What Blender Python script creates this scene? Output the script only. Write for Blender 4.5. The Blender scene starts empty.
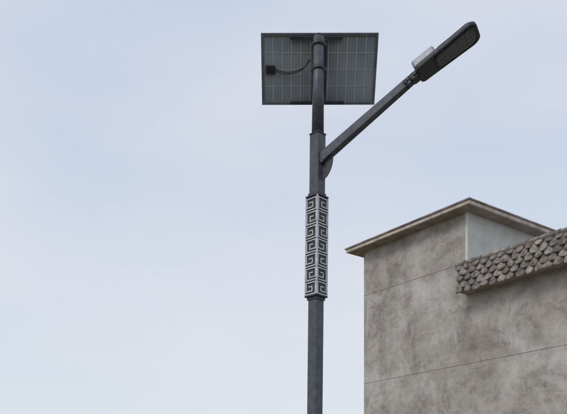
import bpy, bmesh, math, random
from mathutils import Vector, Matrix
random.seed(4)
scene=bpy.context.scene
# ---------------------------------------------------------------- helpers
def new_mat(name):
    m=bpy.data.materials.new(name); m.use_nodes=True
    nt=m.node_tree; b=nt.nodes['Principled BSDF']
    return m,nt,b
def noisy(name,c1,c2,scale=8,rough=0.6,metal=0.0,bump=0.0,bscale=None,detail=6,stretch=(1,1,1),spec=0.5,lo=0.35,hi=0.65,attr=False):
    m,nt,b=new_mat(name)
    tc=nt.nodes.new('ShaderNodeTexCoord'); mp=nt.nodes.new('ShaderNodeMapping')
    mp.inputs['Scale'].default_value=stretch
    nt.links.new(tc.outputs['Object'],mp.inputs['Vector'])
    n=nt.nodes.new('ShaderNodeTexNoise'); n.inputs['Scale'].default_value=scale; n.inputs['Detail'].default_value=detail
    nt.links.new(mp.outputs[0],n.inputs['Vector'])
    r=nt.nodes.new('ShaderNodeValToRGB')
    r.color_ramp.elements[0].position=lo; r.color_ramp.elements[0].color=(*c1,1)
    r.color_ramp.elements[1].position=hi; r.color_ramp.elements[1].color=(*c2,1)
    nt.links.new(n.outputs['Fac'],r.inputs['Fac'])
    if attr:
        at=nt.nodes.new('ShaderNodeAttribute'); at.attribute_name='tone'
        mx=nt.nodes.new('ShaderNodeMix'); mx.data_type='RGBA'; mx.blend_type='MULTIPLY'; mx.inputs['Factor'].default_value=1
        nt.links.new(r.outputs['Color'],mx.inputs['A']); nt.links.new(at.outputs['Color'],mx.inputs['B'])
        nt.links.new(mx.outputs['Result'],b.inputs['Base Color'])
    else: nt.links.new(r.outputs['Color'],b.inputs['Base Color'])
    b.inputs['Roughness'].default_value=rough; b.inputs['Metallic'].default_value=metal
    b.inputs['Specular IOR Level'].default_value=spec
    if bump:
        n2=nt.nodes.new('ShaderNodeTexNoise'); n2.inputs['Scale'].default_value=bscale or scale*4; n2.inputs['Detail'].default_value=8
        nt.links.new(tc.outputs['Object'],n2.inputs['Vector'])
        bp=nt.nodes.new('ShaderNodeBump'); bp.inputs['Strength'].default_value=bump; bp.inputs['Distance'].default_value=0.02
        nt.links.new(n2.outputs['Fac'],bp.inputs['Height']); nt.links.new(bp.outputs[0],b.inputs['Normal'])
    return m
def empty(name,loc=(0,0,0),rot=(0,0,0)):
    e=bpy.data.objects.new(name,None); e.location=loc; e.rotation_euler=rot
    scene.collection.objects.link(e); return e
def obj(name,bm,mats,parent=None,smooth=False,bevel=0,loc=None):
    me=bpy.data.meshes.new(name); bmesh.ops.recalc_face_normals(bm,faces=bm.faces[:]); bm.to_mesh(me); bm.free()
    if not isinstance(mats,(list,tuple)): mats=[mats]
    for m in mats: me.materials.append(m)
    o=bpy.data.objects.new(name,me); scene.collection.objects.link(o)
    if parent: o.parent=parent
    if loc: o.location=loc
    if smooth:
        for p in me.polygons: p.use_smooth=True
    if bevel:
        md=o.modifiers.new('bevel','BEVEL'); md.width=bevel; md.segments=2; md.limit_method='ANGLE'; md.angle_limit=math.radians(35)
    return o
def box(bm,M,size,c=(0,0,0),mi=0):
    vs=[]
    for sx in(-.5,.5):
        for sy in(-.5,.5):
            for sz in(-.5,.5):
                vs.append(bm.verts.new(M@Vector((c[0]+sx*size[0],c[1]+sy*size[1],c[2]+sz*size[2]))))
    for f in((0,1,3,2),(4,6,7,5),(0,4,5,1),(2,3,7,6),(0,2,6,4),(1,5,7,3)):
        fc=bm.faces.new([vs[i] for i in f]); fc.material_index=mi
def cyl(bm,p0,p1,r0,r1=None,seg=24,mi=0):
    r1=r0 if r1 is None else r1
    p0=Vector(p0);p1=Vector(p1); d=(p1-p0); q=d.to_track_quat('Z','Y').to_matrix()
    a=[];b=[]
    for i in range(seg):
        t=2*math.pi*i/seg; v=Vector((math.cos(t),math.sin(t),0))
        a.append(bm.verts.new(p0+q@(v*r0))); b.append(bm.verts.new(p1+q@(v*r1)))
    for i in range(seg):
        j=(i+1)%seg; f=bm.faces.new((a[i],a[j],b[j],b[i])); f.material_index=mi; f.smooth=True
    f=bm.faces.new(a[::-1]); f.material_index=mi
    f=bm.faces.new(b); f.material_index=mi
def frame(o,x,y,z):
    M=Matrix.Identity(4)
    for i,v in enumerate((x,y,z)):
        for k in range(3): M[k][i]=v[k]
    for k in range(3): M[k][3]=o[k]
    return M
I=Matrix.Identity(4)
# ---------------------------------------------------------------- materials
m_pole=noisy('slate_powder_coat',(.062,.069,.083),(.100,.110,.128),14,.48,.15,.05,90)
m_poled=noisy('dark_powder_coat',(.04,.044,.052),(.062,.067,.077),14,.5,.15,.05,90)
m_fret=noisy('silver_fretwork',(.52,.53,.55),(.70,.71,.72),20,.5,.1)
m_core=noisy('fretwork_backing',(.035,.038,.045),(.055,.06,.068),14,.6)
m_black=noisy('black_plastic',(.015,.015,.017),(.03,.03,.033),10,.5)
m_head=noisy('charcoal_casting',(.028,.03,.034),(.05,.052,.058),25,.5,.2,.1,120)
m_grey=noisy('grey_aluminium',(.26,.28,.30),(.36,.38,.40),20,.45,.5)
m_sheet=noisy('panel_backsheet',(.21,.245,.26),(.36,.40,.42),1.8,.35,0)
m_line=noisy('panel_cell_gaps',(.52,.56,.57),(.72,.75,.76),6,.5)
m_alu=noisy('anodised_frame',(.22,.24,.25),(.32,.34,.35),12,.35,.7)
m_glass=noisy('lens_glass',(.05,.055,.06),(.085,.09,.095),30,.18)
m_led=noisy('led_lens',(.09,.092,.09),(.15,.15,.145),30,.25)
m_conc=noisy('kerb_concrete',(.26,.25,.24),(.36,.35,.33),5,.85,0,.3,60)
m_white=noisy('white_render',(.66,.65,.61),(.76,.75,.71),4,.7)
m_joint=noisy('joint_mortar',(.24,.20,.18),(.36,.31,.28),3,.9)
m_slab=noisy('eave_slab',(.24,.19,.16),(.38,.31,.27),3,.8,0,.3,40)
m_cap=noisy('eave_fascia',(.38,.33,.28),(.66,.60,.53),3.2,.75,0,.3,40,detail=9)
m_capt=noisy('roof_capping',(.18,.145,.125),(.38,.31,.28),3.6,.8,0,.3,40,detail=9)
m_paint=noisy('road_paint',(.6,.6,.58),(.78,.78,.76),6,.7)
m_asph=noisy('asphalt',(.04,.04,.042),(.065,.064,.062),12,.9,0,.4,150)
m_pave=noisy('pavement_concrete',(.24,.23,.22),(.33,.32,.3),3,.9,0,.3,50)
m_ground=noisy('dry_ground',(.10,.10,.05),(.2,.17,.11),.6,.95,0,.3,12)
m_window=noisy('window_glass',(.03,.04,.045),(.06,.07,.08),1,.08)
m_door=noisy('steel_door',(.12,.07,.05),(.17,.10,.07),4,.5,.3)

# weathered cement wall
def wall_material(name,dark,mid,light,pale=(.64,.615,.58),strength=1):
    m,nt,b=new_mat(name); N=nt.nodes; L=nt.links
    tc=N.new('ShaderNodeTexCoord')
    def noise(scale,stretch,detail=7,rough=.6,off=(0,0,0),dist=0):
        mp=N.new('ShaderNodeMapping'); mp.inputs['Scale'].default_value=stretch; mp.inputs['Location'].default_value=off
        L.new(tc.outputs['Object'],mp.inputs['Vector'])
        n=N.new('ShaderNodeTexNoise'); n.inputs['Scale'].default_value=scale; n.inputs['Detail'].default_value=detail; n.inputs['Roughness'].default_value=rough
        n.inputs['Distortion'].default_value=dist
        L.new(mp.outputs[0],n.inputs['Vector']); return n
    def ramp(n,stops):
        r=N.new('ShaderNodeValToRGB'); e=r.color_ramp.elements
        e[0].position=stops[0][0]; e[0].color=(*stops[0][1],1); e[1].position=stops[-1][0]; e[1].color=(*stops[-1][1],1)
        for p,c in stops[1:-1]: k=e.new(p); k.color=(*c,1)
        L.new(n.outputs['Fac'],r.inputs['Fac']); return r.outputs['Color']
    def mul(a,b_,f=1):
        mx=N.new('ShaderNodeMix'); mx.data_type='RGBA'; mx.blend_type='MULTIPLY'; mx.inputs['Factor'].default_value=f
        L.new(a,mx.inputs['A']); L.new(b_,mx.inputs['B']); return mx.outputs['Result']
    base=ramp(noise(.62,(1,1,1.3),10,.68,(2,0,5),.5),[(.36,dark),(.5,mid),(.62,light)])
    base=mul(base,ramp(noise(2.4,(1,1,.2),6,.6,(3,7,1)),[(.36,(.78,.765,.75)),(.58,(1,1,1))]),.7*strength)
    # blotchy trowel patches
    base=mul(base,ramp(noise(2.6,(1,1,1.5),11,.76,(6,1,8),.7),[(.38,(.74,.72,.70)),(.52,(1,1,1)),(.66,(1.14,1.13,1.11))]),.9*strength)
    eff=ramp(noise(1.1,(1,1,.7),11,.78,(9,2,4),.6),[(.50,(0,0,0)),(.66,(.85,.85,.85))])
    mx2=N.new('ShaderNodeMix'); mx2.data_type='RGBA'; mx2.inputs['B'].default_value=(*pale,1)
    L.new(eff,mx2.inputs['Factor']); L.new(base,mx2.inputs['A'])
    n4=noise(28,(1,1,1),6,.7)
    out=mul(mx2.outputs['Result'],ramp(n4,[(.3,(.86,.86,.86)),(.7,(1.05,1.05,1.05))]))
    L.new(out,b.inputs['Base Color']); b.inputs['Roughness'].default_value=.9
    bp=N.new('ShaderNodeBump'); bp.inputs['Strength'].default_value=.35; bp.inputs['Distance'].default_value=.02
    L.new(n4.outputs['Fac'],bp.inputs['Height']); L.new(bp.outputs[0],b.inputs['Normal'])
    return m
m_wall=wall_material('weathered_cement',(.33,.298,.268),(.47,.436,.40),(.57,.535,.495))
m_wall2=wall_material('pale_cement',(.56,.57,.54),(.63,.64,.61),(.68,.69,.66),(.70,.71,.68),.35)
m_tile=noisy('stone_tile',(.13,.108,.092),(.46,.415,.37),10,.85,0,.8,45,lo=.32,hi=.7,attr=True)

# ---------------------------------------------------------------- street lamp (local frame: pole axis = z)
lamp=empty('street_lamp',(.305,8,.15),(0,.0105,0))
def Z(z): return z-.15
R45=Matrix.Rotation(math.radians(45),4,'Z')
bm=bmesh.new(); box(bm,R45,(.121,.121,Z(3.86)-.02),(0,0,(Z(3.86)+.02)/2)); obj('lower_column',bm,m_pole,lamp,bevel=.010)
bm=bmesh.new(); box(bm,R45,(.123,.123,5.56-4.88),(0,0,Z(5.22))); obj('upper_column',bm,m_pole,lamp,bevel=.010)
bm=bmesh.new(); box(bm,I,(.36,.36,.02),(0,0,.01))
for sx in(-1,1):
    for sy in(-1,1):
        cyl(bm,(sx*.14,sy*.14,.02),(sx*.14,sy*.14,.055),.016,seg=6)
obj('base_plate',bm,m_poled,lamp,bevel=.003)
bm=bmesh.new(); box(bm,R45,(.130,.130,.016),(0,0,Z(5.568))); obj('column_cap',bm,m_poled,lamp,bevel=.004)
bm=bmesh.new(); cyl(bm,(0,0,Z(5.577)),(0,0,Z(6.60)),.064,.056,32)
obj('top_pole',bm,m_pole,lamp)
bm=bmesh.new(); cyl(bm,(0,0,Z(6.601)),(0,0,Z(6.615)),.058,.05,32)
obj('pole_cap',bm,m_poled,lamp)
# fretwork box
zb,zt=Z(3.85),Z(4.90); w=.172
bm=bmesh.new(); box(bm,R45,(w-.02,w-.02,zt-zb-.03),(0,0,(zb+zt)/2)); obj('fret_core',bm,m_core,lamp)
bm=bmesh.new()
box(bm,R45,(w+.004,w+.004,.016),(0,0,zb)); box(bm,R45,(w+.004,w+.004,.016),(0,0,zt))
box(bm,R45,(w-.035,w-.035,.03),(0,0,zt+.024))
box(bm,R45,(w-.035,w-.035,.03),(0,0,zb-.024))
obj('fret_end_plates',bm,m_poled,lamp,bevel=.003)
bm=bmesh.new()
for f in range(4):
    M=R45@Matrix.Rotation(math.radians(90*f),4,'Z')
    t=.011; yy=-w/2
    H=zt-zb-.018; z0=zb+.009
    for s in(-1,1): box(bm,M,(t,.012,H),(s*(w/2-t/2-.0015),yy+.004,z0+H/2))
    n=7; uh=H/n
    W=w-2*t-.020; x0=-W/2
    for k in range(n):
        flip=-1 if (k+f)%2 else 1
        P=[(0,.04),(0,.86),(1,.86),(1,.24),(.36,.24),(.36,.56),(.68,.56)]
        Q=[(0,.04),(1.08,.04)]
        for PP in(P,Q):
            for (a,b_),(c,d) in zip(PP[:-1],PP[1:]):
                xa,xb=sorted((a,c)); va,vb=sorted((b_,d))
                X0=(x0+xa*W)*flip; X1=(x0+xb*W)*flip; X0,X1=min(X0,X1),max(X0,X1)
                e=.0052; off=.0004*(1 if a==c else -1)
                box(bm,M,(X1-X0+2*e,.009,(vb-va)*uh+2*e),((X0+X1)/2,yy+.005+off,z0+(k+(va+vb)/2)*uh))
obj('greek_key_fretwork',bm,m_fret,lamp)
# arm
S=Vector((.0,0,Z(5.27))); E=Vector((.905,-.60,Z(5.83))); T=Vector((1.458,-.86,Z(6.165)))
a=(E-S).normalized()
def taper(bm,p0,p1,w0,h0,w1,h1,mi=0):
    a=(p1-p0).normalized(); s=a.cross(Vector((0,0,1))).normalized(); u=s.cross(a).normalized()
    r=[]
    for p,ww,hh in((p0,w0,h0),(p1,w1,h1)):
        r.append([bm.verts.new(p+s*ww/2*i+u*hh/2*j) for i,j in((-1,-1),(1,-1),(1,1),(-1,1))])
    for i in range(4):
        j=(i+1)%4; bm.faces.new((r[0][i],r[0][j],r[1][j],r[1][i]))
    bm.faces.new(r[0][::-1]); bm.faces.new(r[1])
bm=bmesh.new(); taper(bm,S+a*.03,E-a*.02,.085,.105,.07,.08); obj('arm',bm,m_pole,lamp,bevel=.008)
bm=bmesh.new(); taper(bm,S+a*.045,S+a*.075,.100,.135,.100,.135); obj('arm_flange',bm,m_poled,lamp,bevel=.004)
bm=bmesh.new(); cyl(bm,E-a*.10,E+a*.09,.038,.038,24)
for q in(-.09,-.03,.05): cyl(bm,E+a*q,E+a*(q+.03),.049,.049,24)
obj('slip_fitter',bm,m_head,lamp)
# curved gusset below the arm
bm=bmesh.new(); h=Vector((a.x,a.y,0)).normalized(); n=h.cross(Vector((0,0,1)))
z_j=S.z; K=10; outer=[]
for i in range(K+1):
    t=i/K*math.pi/2
    outer.append((.06+.13*math.sin(t), z_j-.20+.20*(1-math.cos(t))*1.0+.02*math.sin(t)))
top=[(.19,z_j+.09),(.06,z_j+.02)]
prof=outer+top
va=[bm.verts.new(h*u+Vector((0,0,v))+n*.006) for u,v in prof]; vb=[bm.verts.new(h*u+Vector((0,0,v))-n*.006) for u,v in prof]
bm.faces.new(va); bm.faces.new(vb[::-1])
for i in range(len(prof)):
    j=(i+1)%len(prof); bm.faces.new((va[i],va[j],vb[j],vb[i]))
obj('gusset',bm,m_poled,lamp)
# lamp head
ax=(T-E).normalized(); sd=ax.cross(Vector((0,0,1))).normalized(); un=sd.cross(ax).normalized()
LH=frame(E,ax,-sd,un)    # x along, y = +left, z = up
Ln=(T-E).length
def outline(x0,x1,wr,wf,n=10):
    P=[]
    rr=.045; rf=.07
    def corner(cx,cy,r,a0):
        for i in range(n+1):
            t=a0+i/n*math.pi/2; P.append((cx+r*math.cos(t),cy+r*math.sin(t)))
    corner(x1-rf,wf/2-rf,rf,0); corner(x0+rr,wr/2-rr,rr,math.pi/2)
    corner(x0+rr,-wr/2+rr,rr,math.pi); corner(x1-rf,-wf/2+rf,rf,1.5*math.pi)
    return P
def loft(bm,rings,M,mi=0):
    R=[[bm.verts.new(M@Vector((x,y,z))) for x,y in P] for P,z in rings]
    for A,B in zip(R[:-1],R[1:]):
        for i in range(len(A)):
            j=(i+1)%len(A); f=bm.faces.new((A[i],A[j],B[j],B[i])); f.material_index=mi; f.smooth=True
    f=bm.faces.new(R[0][::-1]); f.material_index=mi
    f=bm.faces.new(R[-1]); f.material_index=mi
bm=bmesh.new()
loft(bm,[(outline(.055,Ln-.005,.23,.285),-.035),(outline(.05,Ln,.24,.295),-.028),(outline(.05,Ln,.24,.295),.0),(outline(.06,Ln-.02,.22,.27),.022),(outline(.1,Ln-.07,.17,.20),.04)],LH)
obj('head_casting',bm,m_head,lamp)
bm=bmesh.new()   # rim around lens
P1=outline(.24,Ln-.02,.215,.255); P0=outline(.255,Ln-.036,.187,.227)
A=[bm.verts.new(LH@Vector((x,y,-.034))) for x,y in P1]; B=[bm.verts.new(LH@Vector((x,y,-.046))) for x,y in P1]
C=[bm.verts.new(LH@Vector((x,y,-.046))) for x,y in P0]; D=[bm.verts.new(LH@Vector((x,y,-.034))) for x,y in P0]
for r,q in((A,B),(B,C),(C,D)):
    for i in range(len(r)):
        j=(i+1)%len(r); bm.faces.new((r[i],r[j],q[j],q[i]))
obj('lens_rim',bm,m_head,lamp)
bm=bmesh.new(); loft(bm,[(outline(.257,Ln-.038,.183,.223),-.041),(outline(.257,Ln-.038,.183,.223),-.0352)],LH); obj('lens_plate',bm,m_glass,lamp)
bm=bmesh.new()
for i in range(8):
    for j in range(3):
        x=.295+i*(Ln-.375)/7; y=(j-1)*.055
        c=LH@Vector((x,y,-.041)); cyl(bm,c,c-un*.005,.012,.009,12)
obj('led_lenses',bm,m_led,lamp)
bm=bmesh.new()
for i in range(9):
    y=(i-4)*.018; box(bm,LH,(Ln-.42,.005,.022),(.19+(Ln-.2)/2+.02,y,.046))
obj('cooling_fins',bm,m_head,lamp)
bm=bmesh.new()
box(bm,LH,(.24,.17,.085),(.17,0.01,.072)); obj('driver_housing',bm,m_grey,lamp,bevel=.018)
bm=bmesh.new(); box(bm,LH,(.09,.10,.07),(.03,0,-.004)); cyl(bm,LH@Vector((.03,-.062,0)),LH@Vector((.03,.062,0)),.02,.02,16); obj('head_hinge',bm,m_head,lamp,bevel=.006)
# ---- solar panel
def loc(px,D,zz):
    return Vector((px-.305-.0105*zz,D-8,zz-.15))
TL=loc((261-283.5)*8.09/757,8.09,1.6+(510-33.5)*8.09/757); TR=loc((379-283.5)*8.09/757,8.09,1.6+(510-32)*8.09/757)
BL=loc((262.5-283.5)*8.5/757,8.5,1.6+(510-105.5)*8.5/757)
px_=(TR-TL); W=px_.length; px_.normalize(); dn=(BL-TL); dn=(dn-px_*dn.dot(px_)); Hh=dn.length; dn.normalize(); nf=px_.cross(dn).normalized()
if nf.y>0: nf=-nf
PM=frame(TL,px_,dn,nf)      # x right, y down the slope, z toward viewer
bm=bmesh.new(); box(bm,PM,(W-.05,Hh-.05,.008),(W/2,Hh/2,-.02)); obj('solar_backsheet',bm,m_sheet,lamp)
m_cell=noisy('solar_cells',(.01,.015,.04),(.015,.025,.06),5,.15)
bm=bmesh.new(); box(bm,PM,(W-.05,Hh-.05,.004),(W/2,Hh/2,-.028)); obj('solar_cells',bm,m_cell,lamp)
bm=bmesh.new(); t=.026
box(bm,PM,(W,t,.035),(W/2,t/2,-.0175)); box(bm,PM,(W,t,.035),(W/2,Hh-t/2,-.0175))
box(bm,PM,(t,Hh-2*t,.034),(t/2,Hh/2,-.0175)); box(bm,PM,(t,Hh-2*t,.034),(W-t/2,Hh/2,-.0175))
obj('panel_frame',bm,m_alu,lamp,bevel=.002)
bm=bmesh.new(); nc,nr=12,4
for i in range(1,nc): box(bm,PM,(.0065,Hh-2*t-.01,.002),(t+i*(W-2*t)/nc,Hh/2,-.0145))
for i in range(nc):
    for q in (.33,.67): box(bm,PM,(.002,Hh-2*t-.01,.0015),(t+(i+q)*(W-2*t)/nc,Hh/2,-.0148))
for j in range(1,nr): box(bm,PM,(W-2*t-.01,.0045,.002),(W/2,t+j*(Hh-2*t)/nr,-.0142))
obj('cell_gap_lines',bm,m_line,lamp)
bm=bmesh.new()
box(bm,PM,(.56,.03,.03),(W*.47,.045,.016)); box(bm,PM,(.60,.035,.03),(W*.49,Hh-.022,.016))
for x in(W*.45,W*.55): box(bm,PM,(.035,Hh-.09,.03),(x,Hh/2+.012,.047))
obj('panel_rails',bm,m_poled,lamp,bevel=.003)
bm=bmesh.new()
for q in(.2,.75):
    p=PM@Vector((W*.505,Hh*q,.03)); cyl(bm,(0,0,p.z-.02),p,.022,.022,12)
for z in (Z(6.52),Z(6.26)):
    cyl(bm,(0,0,z-.02),(0,0,z+.02),.0655,.0655,32); box(bm,I,(.165,.014,.036),(0,.0,z))
obj('panel_bracket',bm,m_poled,lamp)
bm=bmesh.new(); box(bm,PM,(.10,.085,.03),(.10,Hh*.50,.0005)); obj('junction_box',bm,m_black,lamp,bevel=.008)
cu=bpy.data.curves.new('panel_cable','CURVE'); cu.dimensions='3D'; cu.bevel_depth=.005; cu.bevel_resolution=3
for offs in(0,.012):
    sp=cu.splines.new('BEZIER')
    pts=[PM@Vector((.15,Hh*(.49+offs*2),.01)),PM@Vector((.28,Hh*(.53+offs*2),.03)),PM@Vector((.42,Hh*.49+offs,.05)),Vector((-.062,-.01,Z(6.30)+offs*3)),Vector((-.05,.04,Z(6.22)))]
    sp.bezier_points.add(len(pts)-1)
    for b_,p in zip(sp.bezier_points,pts): b_.co=p; b_.handle_left_type=b_.handle_right_type='AUTO'
co=bpy.data.objects.new('panel_cable',cu); cu.materials.append(m_black); scene.collection.objects.link(co); co.parent=lamp

# ---------------------------------------------------------------- house
d=Vector((.601,-.799,0)).normalized(); inn=Vector((.799,.601,0)).normalized()
house=empty('concrete_house'); house.matrix_world=frame(Vector((4.363,18,0)),d,inn,Vector((0,0,1)))
TW=3.57; LEN=7.5; DEP=8.0; ZT=8.7; ZR=6.75
joints=[2.65,5.07,7.49]
def band(bm,x0,x1,y0,y1,z0,z1,mi=0): box(bm,I,(x1-x0,y1-y0,z1-z0),((x0+x1)/2,(y0+y1)/2,(z0+z1)/2),mi)
g=.008
bm=bmesh.new()
band(bm,-TW+.025,LEN-.025,.027,DEP-.025,0,ZR-.05)
obj('wall_core',bm,m_joint,house)
bm=bmesh.new(); band(bm,-TW+.025,-.025,.027,4.6,ZR-.049,ZT-.01); obj('tower_core',bm,m_joint,house)
bm=bmesh.new()
for z in joints:
    x1=LEN-.03 if z<ZR else -.03
    band(bm,-TW+.006,x1,.006,.0265,z-g+.0005,z+g-.0005)
obj('joint_mortar',bm,m_joint,house)
def wallset(name,zs,ztop,x0,x1,y0,y1,openings=()):
    bm=bmesh.new()
    ed=list(zs)+[ztop]
    for lo,hi in zip(ed[:-1],ed[1:]):
        l=lo+(g if lo>0 else 0); h_=hi-(g if hi<ztop else 0)
        ops=[o for o in openings if o[3]>=l and o[2]<h_]
        xs=x0
        for (ox0,ox1,oz0,oz1) in sorted(ops):
            band(bm,xs,ox0,y0,y0+.024,l,h_)
            if oz0>l+.01: band(bm,ox0,ox1,y0,y0+.024,l,oz0)
            band(bm,ox0,ox1,y0,y0+.024,oz1,h_)
            xs=ox1
        band(bm,xs,x1,y0,y0+.024,l,h_)
        band(bm,x0,x1,y1-.024,y1,l,h_)
        band(bm,x0,x0+.024,y0+.024,y1-.024,l,h_)
        if x1>.5: band(bm,x1-.024,x1,y0+.024,y1-.024,l,h_)
    return obj(name,bm,m_wall,house)
wins=[(-2.6,-1.4,1.0,2.3),(1.0,2.6,1.0,2.3),(4.0,5.1,.05,2.25)]
wallset('walls',[0,2.65,5.07],ZR,-TW,LEN,0,DEP,wins)
bm=bmesh.new()
for l,h_ in((ZR+.0,7.49-g),(7.49+g,ZT)):
    band(bm,-TW,0,0,.024,l,h_); band(bm,-TW,0,4.6,4.624,l,h_); band(bm,-TW,-TW+.024,.024,4.6,l,h_)
obj('stair_tower_walls',bm,m_wall,house)
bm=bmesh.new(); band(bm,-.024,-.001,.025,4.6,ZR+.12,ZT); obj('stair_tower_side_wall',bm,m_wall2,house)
bm=bmesh.new(); band(bm,-.035,.012,-.012,.04,ZR+.12,ZT-.002); obj('corner_trim',bm,m_white,house)
for nm,(x0,x1,z0,z1) in zip(('window','window_2','door'),wins):
    bm=bmesh.new(); band(bm,x0,x1,.0245,.0265,z0,z1)
    obj(nm+'_pane',bm,m_door if nm=='door' else m_window,house)
    bm=bmesh.new(); f=.05
    band(bm,x0,x1,-.01,.024,z1-f,z1); band(bm,x0,x1,-.01,.024,z0,z0+f); band(bm,x0,x0+f,-.01,.024,z0+f,z1-f); band(bm,x1-f,x1,-.01,.024,z0+f,z1-f)
    if nm!='door': band(bm,(x0+x1)/2-.025,(x0+x1)/2+.025,-.008,.0235,z0+f,z1-f)
    else: band(bm,x0+.12,x0+.16,-.05,-.01,1.0,1.25)
    obj(nm+'_frame',bm,m_white,house)
    if nm!='door':
        bm=bmesh.new(); band(bm,x0-.08,x1+.08,-.10,-.001,z0-.08,z0-.002); obj(nm+'_sill',bm,m_conc,house,bevel=.005)
bm=bmesh.new(); o_=.35
band(bm,-TW-o_,o_,-o_,4.95,ZT+.001,ZT+.085); obj('eave_slab',bm,m_cap,house,bevel=.006)
bm=bmesh.new(); band(bm,-TW-o_-.03,o_+.03,-o_-.03,4.98,ZT+.087,ZT+.125); obj('roof_capping',bm,m_capt,house,bevel=.006)
bm=bmesh.new(); band(bm,-TW-o_+.06,o_-.06,-o_+.06,4.9,ZT-.012,ZT+.0); obj('eave_soffit',bm,m_slab,house)
bm=bmesh.new(); band(bm,.0,LEN,.0,DEP,ZR+.001,ZR+.115); band(bm,-TW,-.0,4.63,DEP,ZR+.001,ZR+.115); obj('roof_deck',bm,m_conc,house)
bm=bmesh.new(); band(bm,.013,LEN,.01,.12,ZR+.117,7.30); obj('parapet',bm,m_wall,house)
# tiled skirt
x_s=-.02; zb_,zt_=6.71,7.38
bm=bmesh.new(); band(bm,x_s+.02,LEN,-.34,-.002,zb_+.0,zb_+.07); band(bm,x_s+.02,LEN,-.36,.009,7.25,7.31)
band(bm,x_s+.02,LEN,-.34,-.30,zb_+.071,7.249)
obj('skirt_slab',bm,m_slab,house,bevel=.004)
bm=bmesh.new(); tone=bm.verts.layers.float_color.new('tone')
rows=5; rh=(zt_-zb_)/rows; tw=.235
def tile(bm,xc,ztop,h_,wd,y,jit,col,cut):
    nx,nz=6,6; G={}
    for s in(0,1):
        for j in range(nz+1):
            v=j/nz
            wv=wd/2*(1 if v<cut else math.sqrt(max(0.12,1-((v-cut)/(1.04-cut))**2)))
            for i in range(nx+1):
                u=-1+2*i/nx
                x=xc+u*wv+jit*.012*v; z=ztop-h_*v
                yy=y-.010-.045*v-.024*(1-u*u)+jit*u*.014 + s*.016
                q=bm.verts.new((x,yy,z)); q[tone]=col; G[s,i,j]=q
    for i in range(nx):
        for j in range(nz):
            f=bm.faces.new((G[0,i,j],G[0,i+1,j],G[0,i+1,j+1],G[0,i,j+1])); f.smooth=True
            bm.faces.new((G[1,i,j],G[1,i,j+1],G[1,i+1,j+1],G[1,i+1,j]))
    for j in range(nz):
        bm.faces.new((G[0,0,j],G[0,0,j+1],G[1,0,j+1],G[1,0,j])); bm.faces.new((G[0,nx,j],G[1,nx,j],G[1,nx,j+1],G[0,nx,j+1]))
    for i in range(nx):
        bm.faces.new((G[0,i,nz],G[0,i+1,nz],G[1,i+1,nz],G[1,i,nz]))
for r in range(rows):
    zt1=zt_-r*rh
    y=-.34
    x=x_s+tw/2+(tw/2 if r%2 else 0)
    while x<LEN:
        wj=random.uniform(.88,1.08); k=random.uniform(.62,1.2); w_=random.uniform(-.03,.03)
        tile(bm,x+random.uniform(-.02,.02),zt1+random.uniform(-.014,.014),rh*random.uniform(1.30,1.5),tw*wj,y-.004*((r*7)%3)-random.uniform(0,.01),random.uniform(-1,1),(k+w_,k,k-w_,1),random.uniform(.5,.72)); x+=tw
obj('skirt_tiles',bm,m_tile,house)
bm=bmesh.new(); x=x_s; tone=bm.verts.layers.float_color.new('tone')
while x<LEN-.2:
    n0=len(bm.verts); zz=7.335+random.uniform(-.008,.008)
    cyl(bm,(x,-.355,zz),(x+.26,-.355,zz+.006),.055,.062,14)
    bm.verts.ensure_lookup_table(); k=random.uniform(.75,1.15)
    for v in bm.verts[n0:]: v[tone]=(k,k,k,1)
    x+=.25
obj('ridge_tiles',bm,m_tile,house)
bm=bmesh.new(); band(bm,LEN,LEN+.06,-.36,-.0,zb_,7.35); obj('skirt_end',bm,m_slab,house)

# ---------------------------------------------------------------- ground, road, pavement
def sheet(name,x0,x1,y0,y1,z,m):
    bm=bmesh.new(); bm.faces.new([bm.verts.new(v) for v in((x0,y0,z),(x1,y0,z),(x1,y1,z),(x0,y1,z))]); return obj(name,bm,m)
sheet('ground',-1500,1500,-1500,1500,0,m_ground)
sheet('road',-300,300,-2.5,6.6,.004,m_asph)
bm=bmesh.new()
x=-120
while x<120: box(bm,I,(2.0,.12,.003),(x,2.0,.0095)); x+=5
obj('lane_markings',bm,m_paint)
bm=bmesh.new(); box(bm,I,(300,.15,.145),(0,6.675,.0725)); obj('kerb',bm,m_conc,bevel=.015)
bm=bmesh.new(); box(bm,I,(300,3.0,.15),(0,8.251,.075)); obj('pavement',bm,m_pave)

# ---------------------------------------------------------------- sky / light
el=math.radians(46)      # sun: left and behind the camera, veiled by thin cloud
sun_dir=Vector((-.76,-.65,0)).normalized()*math.cos(el)+Vector((0,0,math.sin(el)))
sl=bpy.data.lights.new('sun','SUN'); sl.energy=1.05; sl.angle=math.radians(20); sl.color=(1,.945,.87)
so=bpy.data.objects.new('sun',sl); so.rotation_euler=sun_dir.to_track_quat('Z','Y').to_euler(); so.location=(-8,-6,20); scene.collection.objects.link(so)
wd=bpy.data.worlds.new('World'); scene.world=wd; wd.use_nodes=True; nt=wd.node_tree; N=nt.nodes; L=nt.links
bg=N['Background']
sky=N.new('ShaderNodeTexSky'); sky.sky_type='NISHITA'; sky.sun_disc=False; sky.sun_elevation=el
sky.sun_rotation=math.atan2(sun_dir.x,sun_dir.y); sky.air_density=1.2; sky.dust_density=2.5
tc=N.new('ShaderNodeTexCoord')
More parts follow.
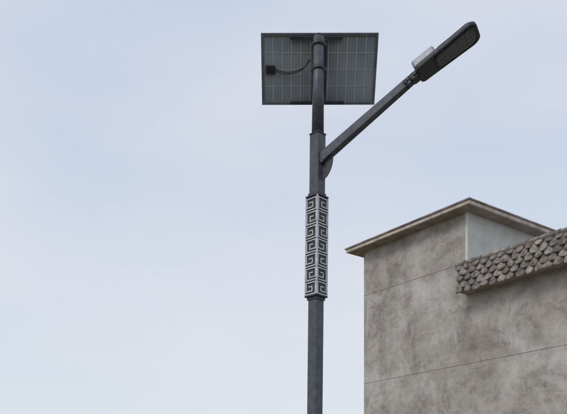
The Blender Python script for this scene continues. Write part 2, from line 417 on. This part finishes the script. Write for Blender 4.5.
def wnoise(scale,stretch,off,detail=5):
    mp=N.new('ShaderNodeMapping'); mp.inputs['Scale'].default_value=stretch; mp.inputs['Location'].default_value=off
    L.new(tc.outputs['Generated'],mp.inputs['Vector'])
    n=N.new('ShaderNodeTexNoise'); n.inputs['Scale'].default_value=scale; n.inputs['Detail'].default_value=detail; n.inputs['Roughness'].default_value=.45
    L.new(mp.outputs[0],n.inputs['Vector']); return n
n1=wnoise(2.6,(1,1,2.2),(1.3,.2,.5),5)
r1=N.new('ShaderNodeValToRGB'); r1.color_ramp.elements[0].position=.36; r1.color_ramp.elements[0].color=(.60,.68,.82,1)
r1.color_ramp.elements[1].position=.66; r1.color_ramp.elements[1].color=(.735,.755,.84,1)
L.new(n1.outputs['Fac'],r1.inputs['Fac'])
sep=N.new('ShaderNodeSeparateXYZ'); L.new(tc.outputs['Generated'],sep.inputs[0])
mr=N.new('ShaderNodeMapRange'); mr.inputs['From Min'].default_value=.06; mr.inputs['From Max'].default_value=.45; mr.inputs['To Min'].default_value=.85; mr.inputs['To Max'].default_value=0
L.new(sep.outputs['Z'],mr.inputs['Value'])
mh=N.new('ShaderNodeMix'); mh.data_type='RGBA'; mh.inputs['B'].default_value=(.78,.825,.87,1)
L.new(mr.outputs[0],mh.inputs['Factor']); L.new(r1.outputs['Color'],mh.inputs['A'])
sc=N.new('ShaderNodeVectorMath'); sc.operation='SCALE'; sc.inputs['Scale'].default_value=10.0
L.new(mh.outputs['Result'],sc.inputs[0])
mx=N.new('ShaderNodeMix'); mx.data_type='RGBA'; mx.inputs['Factor'].default_value=.94
L.new(sky.outputs[0],mx.inputs['A']); L.new(sc.outputs[0],mx.inputs['B'])
L.new(mx.outputs['Result'],bg.inputs['Color']); bg.inputs['Strength'].default_value=.1
# ---------------------------------------------------------------- camera
cd=bpy.data.cameras.new('camera'); cam=bpy.data.objects.new('camera',cd); scene.collection.objects.link(cam)
cam.location=(0,0,1.6); cam.rotation_euler=(math.radians(90),0,0)
cd.sensor_width=36; cd.lens=757/567*36; cd.shift_y=(510-207)/567; cd.clip_end=5000
scene.camera=cam
scene.view_settings.view_transform='Standard'; scene.view_settings.look='None'; scene.view_settings.exposure=0
